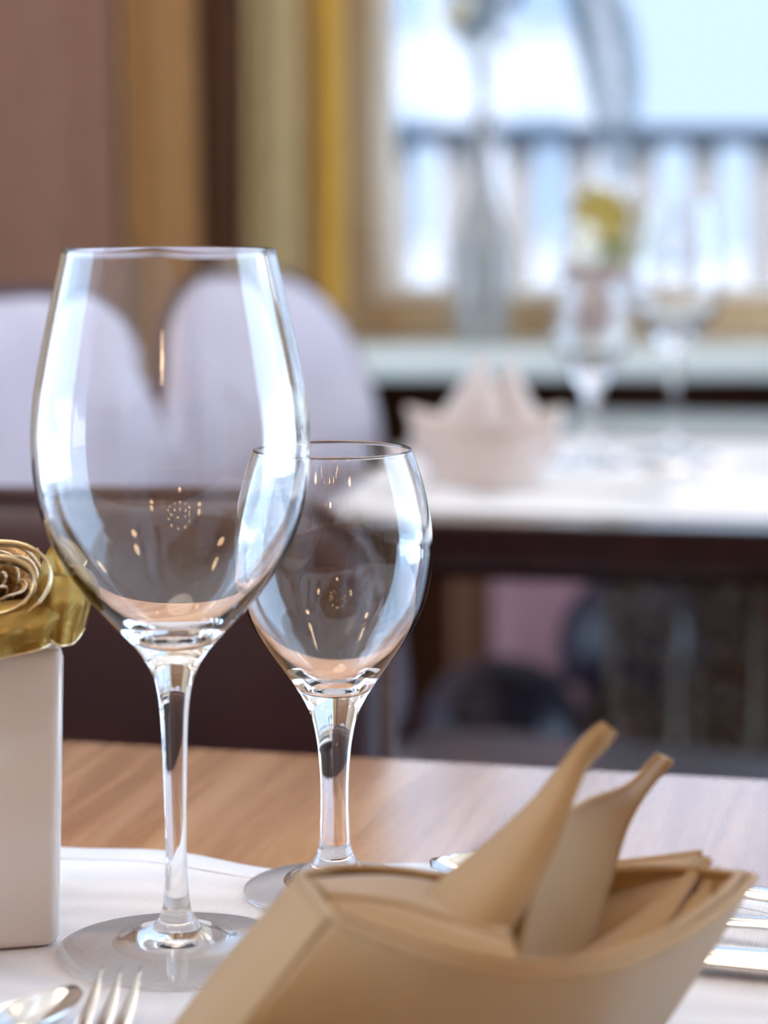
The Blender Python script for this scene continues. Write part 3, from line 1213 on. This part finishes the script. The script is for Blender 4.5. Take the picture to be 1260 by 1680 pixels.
peak('peak', [(0.0016, 0.6400, 0.7927), (0.0150, 0.6480, 0.8039), (0.0285, 0.6550, 0.8131), (0.0422, 0.6600, 0.8247), (0.0516, 0.6630, 0.8361), (0.0579, 0.6650, 0.8425), (0.0614, 0.6660, 0.8444)],
     [(0.0221, 0.6120, 0.7902), (0.0354, 0.6250, 0.8025), (0.0451, 0.6400, 0.8148), (0.0513, 0.6520, 0.8268), (0.0559, 0.6600, 0.8342), (0.0612, 0.6640, 0.8386), (0.0641, 0.6660, 0.8423)], 0.34)
peak('peak', [(0.0333, 0.6140, 0.7870), (0.0386, 0.6300, 0.8034), (0.0459, 0.6520, 0.8182), (0.0564, 0.6680, 0.8213), (0.0691, 0.6760, 0.8241), (0.0755, 0.6800, 0.8293), (0.0785, 0.6810, 0.8321)],
     [(0.0504, 0.6400, 0.7808), (0.0576, 0.6580, 0.7879), (0.0640, 0.6740, 0.7980), (0.0691, 0.6830, 0.8098), (0.0736, 0.6860, 0.8176), (0.0789, 0.6870, 0.8246), (0.0827, 0.6870, 0.8292)], -0.15)
# sheets on the right, inside the band
cloth('right_fold', [[(0.0413, 0.6400, 0.7808), (0.0554, 0.6500, 0.7791), (0.0676, 0.6550, 0.7810)],
                     [(0.0521, 0.6750, 0.7870), (0.0653, 0.6680, 0.7909), (0.0785, 0.6640, 0.7943)],
                     [(0.0575, 0.7000, 0.7932), (0.0765, 0.6940, 0.7969), (0.0921, 0.6880, 0.8008)]], nu=20, nv=16,
      hem=[(0.0575, 0.7000, 0.7932), (0.0765, 0.6940, 0.7969), (0.0921, 0.6880, 0.8008)])
cloth('right_fold', [[(0.0431, 0.6180, 0.7840), (0.0533, 0.6250, 0.7858), (0.0666, 0.6300, 0.7875)],
                     [(0.0465, 0.6320, 0.7843), (0.0594, 0.6400, 0.7893), (0.0744, 0.6420, 0.7904)],
                     [(0.0487, 0.6400, 0.7821), (0.0708, 0.6550, 0.7918), (0.0928, 0.6800, 0.8013)]], nu=24, nv=16,
      hem=[(0.0487, 0.6400, 0.7821), (0.0708, 0.6550, 0.7918), (0.0928, 0.6800, 0.8013)])
cloth('right_fold', [[(0.0600, 0.6280, 0.7848), (0.0740, 0.6380, 0.7882), (0.0868, 0.6480, 0.7919)],
                     [(0.0748, 0.6450, 0.7894), (0.0826, 0.6550, 0.7932), (0.0913, 0.6640, 0.7957)],
                     [(0.0887, 0.6640, 0.7957), (0.0923, 0.6720, 0.7986), (0.0959, 0.6800, 0.8002)]], nu=16, nv=12)


# ------------------------------------------------------------------ chairs
def make_chair(label, loc, rotz, m, legm, top=0.92, w=0.46, seatw=0.41, seatd=0.41, r_top=0.17, bend=0.5, group=None, lean=0.05):
    """chair faces local +x; back at x about 0; origin on the floor under the back"""
    t = thing('dining_chair', label, 'chair', loc, rotz, group)
    h = top - 0.44
    V, Fc = pillow(rounded(w, h, .05, 9, 0, 0.44 + h / 2, r2=r_top), 0.034, 8, 2.4, bend=-bend)
    V = [(x - lean * (z - .44) / h, y, z) for x, y, z in V]
    obj('backrest', V, Fc, m, t)
    ol = rounded(w, h, .05, 9, 0, 0.44 + h / 2, r2=r_top)
    v, f = tube([(bend * y * y - lean * (z - .44) / h, y, z) for y, z in ol + ol[:1]], .006, 8)
    obj('piping', v, f, M_MAROON, t)
    V, Fc = pillow(rounded(seatd, seatw, .06, 8, 0.05 + seatd / 2, 0), 0.04, 7, 3.0, plane='XY')
    V = [(x, y, z + .435) for x, y, z in V]
    obj('seat', V, Fc, m, t)
    for sx in (.08, .02 + seatd):
        for sy in (-1, 1):
            y = sy * (seatw / 2 - .04)
            v, f = tube([(sx, y, .40), (sx + (.02 if sx > .2 else -.03), y * 1.06, 0.0)], [.018, .012], 10)
            obj('leg', v, f, legm, t)
    return t


make_chair('dark maroon leather chair pushed up to the far side of the front table', (-0.235, 1.20, 0), math.radians(-90 - 4), M_MAROON, M_DARKWOOD,
           top=0.832, w=0.47, r_top=0.06, bend=0.25)
ang = math.atan2(-.39, .92)
make_chair('mauve padded chair in front of the wide mauve brown curtain', (-0.245, 1.76, 0), ang, M_MAUVE, M_DARKWOOD, top=0.908, bend=.35)
make_chair('mauve padded chair at the end of the far table, by the mustard curtain', (-0.085, 2.20, 0), ang, M_MAUVE, M_DARKWOOD, top=0.903, bend=.35)

# ------------------------------------------------------------------ far table and what stands on it
FA = math.radians(-10.2)
FZ = 0.748
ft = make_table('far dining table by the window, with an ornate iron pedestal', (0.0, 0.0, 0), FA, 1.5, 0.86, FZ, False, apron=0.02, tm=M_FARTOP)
corner = Vector((-0.07, 1.766))                      # its near left corner
dirx = Vector((math.cos(FA), math.sin(FA)))
diry = Vector((-math.sin(FA), math.cos(FA)))
org = corner + dirx * 0.75 + diry * 0.86
ft.location = (org.x, org.y, 0)


def far(x, y):
    p = corner + dirx * x + diry * y
    return p.x, p.y


def far_local(px, py):
    p = Vector((px, py)) - org
    return p.dot(dirx), p.dot(diry)


# ornate pedestal: two scroll panels under the far table
def scroll(cx, cz, r, turns, dirn, y):
    pts = []
    for k in range(30):
        u = k / 29
        a = turns * 2 * PI * u * dirn
        rr = r * (1 - .85 * u)
        pts.append((cx + rr * math.cos(a), y, cz + rr * math.sin(a)))
    return tube(pts, 0.007, 8)


for px, py in ((0.262, 2.43), (0.345, 2.44)):
    lx, ly = far_local(px, py)
    parts = [tube([(lx - .03, ly, .03), (lx - .03, ly, .64)], .007, 8), tube([(lx + .03, ly, .03), (lx + .03, ly, .64)], .007, 8)]
    z = .07
    k = 0
    while z < .62:
        parts.append(scroll(lx + (.006 if k % 2 else -.006), z, .026, 1.3, 1 if k % 2 else -1, ly))
        z += .05
        k += 1
    obj('pedestal_panel', *join(*parts), M_BRONZE, ft)
lx, ly = far_local(0.50, 2.30)
boxes('pedestal_foot', [(lx - .22, lx + .22, ly - .04, ly + .20, 0, .03)], M_BRONZE, ft, 0.005)
lx, ly = far_local(0.094, 2.575)
boxes('leg', [(lx - .02, lx + .02, ly - .02, ly + .02, 0, FZ - .032), ], M_LEGWOOD, ft, 0.004)
boxes('leg', [(.60, .66, -.78, -.72, 0, FZ - .032), ], M_DARKWOOD, ft, 0.004)
boxes('leg', [(.60, .66, -.14, -.08, 0, FZ - .032), ], M_DARKWOOD, ft, 0.004)

frx, fry = far(0.70, 0.33)
frun = thing('table_runner', 'white runner lying across the far table by the window', 'table runner', (frx, fry, FZ), FA)


def frun_fn(u, v):
    x, y = -0.68 + u * 1.36, -0.29 + v * 0.50
    return (x, y, 0.0012 + 0.0003 * math.sin(x * 40) * math.sin(PI * v))


solid(obj('cloth', *grid(frun_fn, 80, 24), M_PALECLOTH, frun), 0.0016)
boxes('hem_seam', [(-.675, .675, -.2845, -.2825, .0014, .0026), (-.675, .675, .2025, .2045, .0014, .0026)], M_PALECLOTH, frun)

dup(small, (0.176, 2.07, 0.7502), 0, 'short empty wine glass on the far table, beside its folded napkin')
dup(big, (0.252, 2.12, 0.7502), 0, 'tall empty wine glass on the far table by the window')


def lily_napkin(label, loc, rotz):
    """napkin folded as a lily: cup, two upright peaks, two leaves turned down at the sides"""
    t = thing('folded_napkin', label, 'napkin', loc, rotz)

    def cup(u, v):
        a = 2 * PI * u
        r = .040 + .008 * v + .004 * v * math.cos(2 * a)
        return (r * 1.1 * math.cos(a), r * .8 * math.sin(a), .0012 + .042 * v + .006 * v * math.cos(2 * a))
    solid(obj('cup', *grid(cup, 48, 8, closeu=True), M_LITNAP, t), .002)

    def sheet(name, base, tip, w, bulge, curl):
        b, e = Vector(base), Vector(tip)
        d = e - b
        side = Vector((d.z, 0, -d.x)).normalized() if abs(d.x) < abs(d.z) else Vector((0, 1, 0))

        def fn(u, v):
            s_ = 2 * u - 1
            c = b + d * v + Vector((curl * v * v, 0, -abs(curl) * .35 * v * v))
            ww = w * (1 - v ** 1.6) * (.75 + .5 * math.sin(PI * min(1, v + .15))) + .001
            p = c + side * (ww * s_) + Vector((0, -1, 0)) * (bulge * (1 - s_ * s_) * (1 - .6 * v))
            return tuple(p)
        o = obj(name, *grid(fn, 14, 20), M_LITNAP, t)
        solid(o, .0016)
    sheet('peak', (-.012, -.006, .020), (-.006, .004, .108), .026, .016, .003)
    sheet('peak', (.016, .006, .020), (.014, .010, .103), .026, .014, .006)
    sheet('side_leaf', (-.030, -.010, .030), (-.052, -.012, .066), .020, .010, -.010)
    sheet('side_leaf', (.032, -.010, .030), (.052, -.012, .068), .020, .010, .010)
    return t


lily_napkin('napkin folded into a lily on the far table, window light painted into its cloth', (0.081, 1.935, 0.7502), math.radians(-8))
GF = 'cutlery on the far table'
dup(spoonl, (0.255, 1.98, 0.7502), math.radians(200), 'spoon lying on the far table near its tall wine glass', GF)
dup(fork, (0.10, 1.855, 0.7502), math.radians(170), 'fork lying on the far table in front of its folded napkin', GF)


# ------------------------------------------------------------------ stools and cushion under the far table
def make_stool(label, loc, r, top, m):
    t = thing('stool', label, 'stool', loc, 0, 'round leather stools under the far table')
    v, f = rev([(0, top), (r * .35, top - .004), (r * .7, top - .02), (r * .93, top - .05), (r, top - .085), (r * .95, top - .12), (0, top - .125)], 40)
    obj('cushion', v, f, m, t)
    for k in range(4):
        a = PI / 4 + k * PI / 2
        v, f = tube([(r * .6 * math.cos(a), r * .6 * math.sin(a), top - .12), (r * .8 * math.cos(a), r * .8 * math.sin(a), 0)], [.016, .011], 10)
        obj('leg', v, f, M_DARKWOOD, t)
    return t


make_stool('low dark leather stool with domed cushion under the far table', (0.122, 2.462, 0), 0.085, 0.505, M_NAVY)
make_stool('higher dark leather stool with domed cushion beside the iron pedestal', (0.278, 2.70, 0), 0.085, 0.555, M_NAVY)
cu = thing('cushion', 'pink cushion leaning on the wall below the window', 'cushion', (0.205, 2.87, 0.0), 0)
V, Fc = pillow(rounded(.15, .62, .04, 8, 0, 0.31), .040, 7, 2.4)
obj('cover', [(y, x, z) for x, y, z in V], Fc, mat('pink_cloth', (0.36, 0.17, 0.19), 0.8, var=0.08, scale=20, sheen=0.3), cu)
v, f = tube([(x, 0, z) for x, z in rounded(.152, .622, .04, 8, 0, 0.31)] + [(.076, 0, .58)], .005, 8)
obj('piping', v, f, mat('pink_cloth', (0, 0, 0)), cu)

# ------------------------------------------------------------------ things on the window sill
SZ = 0.80
bv = thing('bottle_vase', 'tall pale ceramic bottle vase on the window sill', 'vase', (0.1136, 2.845, SZ))
prof = [(0, 0.0), (.024, 0.0), (.026, .003), (.0315, .03), (.0345, .07), (.0348, .095), (.0320, .125), (.0225, .150), (.0150, .175), (.0115, .195),
        (.0104, .22), (.0102, .25), (.0110, .266), (.0102, .268), (.0085, .262), (.0080, .22), (0, .20)]
M_BOTTLE = mat('bottle_glaze', (0.27, 0.255, 0.24), 0.22, var=0.06, scale=14, coat=0.5)
obj('body', *rev(prof[:-4] + prof[-4:], 48), M_BOTTLE, bv)
v, f = rev([(.0096, .255), (.0118, .258), (.0122, .263), (.0118, .268), (.0096, .269)], 32)
obj('lip', v, f, M_BOTTLE, bv)

M_STEMD = mat('dried_stem', (0.20, 0.24, 0.22), 0.8, var=0.2, scale=60)
M_LEAFB = mat('blue_grey_leaf', (0.16, 0.22, 0.27), 0.7, var=0.2, scale=60)
M_YEL = mat('yellow_petal', (0.42, 0.30, 0.06), 0.7, var=0.25, scale=60)
M_PALE = mat('pale_petal', (0.85, 0.85, 0.74), 0.7, var=0.06, scale=60)
M_POT = mat('mauve_pot', (0.38, 0.28, 0.25), 0.4, var=0.06, scale=20)
M_GREENL = mat('green_leaf', (0.30, 0.34, 0.12), 0.6, var=0.2, scale=60)


def leaf(base, tip, w, curl=0.15, n=8):
    b, t = Vector(base), Vector(tip)
    d = t - b
    side = d.cross(Vector((0, 1, 0.3))).normalized()
    nrm = side.cross(d).normalized()
    V, Fc = [], []
    for i in range(n):
        u = i / (n - 1)
        c = b + d * u + nrm * (curl * d.length * math.sin(PI * u))
        ww = w * math.sin(PI * min(1, .06 + u * .94)) ** .8
        V += [c - side * ww, c + nrm * (-.2 * ww), c + side * ww]
    for i in range(n - 1):
        for k in range(2):
            Fc.append((i * 3 + k, i * 3 + k + 1, (i + 1) * 3 + k + 1, (i + 1) * 3 + k))
    return V, Fc


dr = thing('dried_bouquet', 'dried blue grey sprigs with small yellow blooms in the bottle vase', 'dried flowers', (0.1136, 2.845, SZ + .24))
rnd = random.Random(3)
for k in range(7):
    dx, dy, hh = rnd.uniform(-.055, .05), rnd.uniform(-.02, .02), rnd.uniform(.16, .32)
    path = cr([(0, 0, 0), (dx * .15, dy * .2, hh * .4), (dx * .6, dy * .7, hh * .75), (dx, dy, hh)], 14)
    v, f = tube(path, .0011, 6)
    st = obj('stem', v, f, M_STEMD, dr)
    vf = []
    for j in range(16):
        p = path[6 + j // 2]
        a = rnd.uniform(0, 6.28)
        L = rnd.uniform(.018, .032)
        vf.append(leaf(p, (p[0] + L * math.cos(a), p[1] + L * .5 * math.sin(a), p[2] + L * .7), .0042))
    o = obj('leaf_spray', *join(*vf), M_LEAFB, st)
    solid(o, 0.0002)
for k, (bx_, bz_) in enumerate(((-.034, .135), (-.022, .150), (-.052, .19), (-.006, .20))):
    vf = []
    for j in range(9):
        a = 2 * PI * j / 9
        vf.append(leaf((bx_, 0, bz_), (bx_ + .013 * math.cos(a), .008 * math.sin(a * 2) - .004, bz_ + .013 * math.sin(a)), .0045))
    o = obj('blossom', *join(*vf), M_YEL if k % 2 == 0 else M_PALE, dr)
    solid(o, 0.0003)
    v, f = tube(cr([(0, 0, .02), (bx_ * .3, 0.002, bz_ * .6), (bx_, 0, bz_)], 10), .0011, 6)
    obj('stem', v, f, M_STEMD, dr)

pp = thing('flower_pot', 'square mauve pot on the window sill holding the yellow flower', 'flower pot', (0.242, 2.85, SZ), math.radians(8))
rings = []
for w, z in ((.052, 0), (.054, .002), (.066, .088), (.067, .092), (.065, .094), (.061, .093), (.058, .080)):
    rings.append([(x, y, z) for x, y in rounded(w, w, .005, 5)])
n = len(rings[0])
V = [p for r in rings for p in r]
Fc = [(j * n + i, j * n + (i + 1) % n, (j + 1) * n + (i + 1) % n, (j + 1) * n + i) for j in range(len(rings) - 1) for i in range(n)]
Fc += [tuple(range(n))]
obj('body', V, Fc, M_POT, pp)
obj('soil', [(x, y, .080) for x, y in rounded(.058, .058, .005, 5)], [tuple(range(n))], mat('soil', (0.04, 0.03, 0.02), .9), pp)

pl = thing('potted_flower', 'yellow flower with pale petals and a tall feathery frond in the mauve pot', 'plant', (0.242, 2.85, SZ + .08))
vf = []
for j in range(14):
    a = 2 * PI * j / 14
    e = .3 + .5 * (j % 3) / 2
    r = .045 - .008 * (j % 2)
    vf.append(leaf((.008, 0, .068), (.008 + r * math.cos(a) * (1 - .3 * e), -.012 * e - .004, .068 + r * math.sin(a) * .85), .017))
o = obj('bloom', *join(*vf), M_YEL, pl)
solid(o, 0.0005)
for tip in ((-.030, -.018, .050), (-.022, -.022, .022), (-.010, -.024, .010), (-.034, -.010, .036)):
    solid(obj('pale_petal', *leaf((.004, -.006, .046), tip, .012, .2), M_PALE, pl), 0.0004)
for tip in ((.082, -.01, .066), (.072, -.005, .030), (.050, 0, .085)):
    solid(obj('leaf', *leaf((.012, 0, .008), tip, .007, .2), M_GREENL, pl), 0.0004)
v, f = tube(cr([(0, 0, -.02), (.006, -.002, .02), (.008, 0, .066)], 8), .002, 8)
obj('stem', v, f, M_GREENL, pl)
fpath = cr([(.004, 0, 0), (.026, .01, .10), (.022, .012, .20), (.004, .012, .29), (-.022, .01, .36)], 44)
v, f = tube(fpath, [.0016 * (1 - .6 * i / 43) for i in range(44)], 6)
fr = obj('frond_stem', v, f, M_STEMD, pl)
for i in range(12, 44):
    p = Vector(fpath[i])
    L = .044 * math.sin(PI * (i - 8) / 40) + .006
    for s in (-1, 1):
        o = obj('leaflet', *leaf(p, p + Vector((s * L * .85, -.004, L * .38)), .0036, -.12, 6), M_LEAFB, fr)
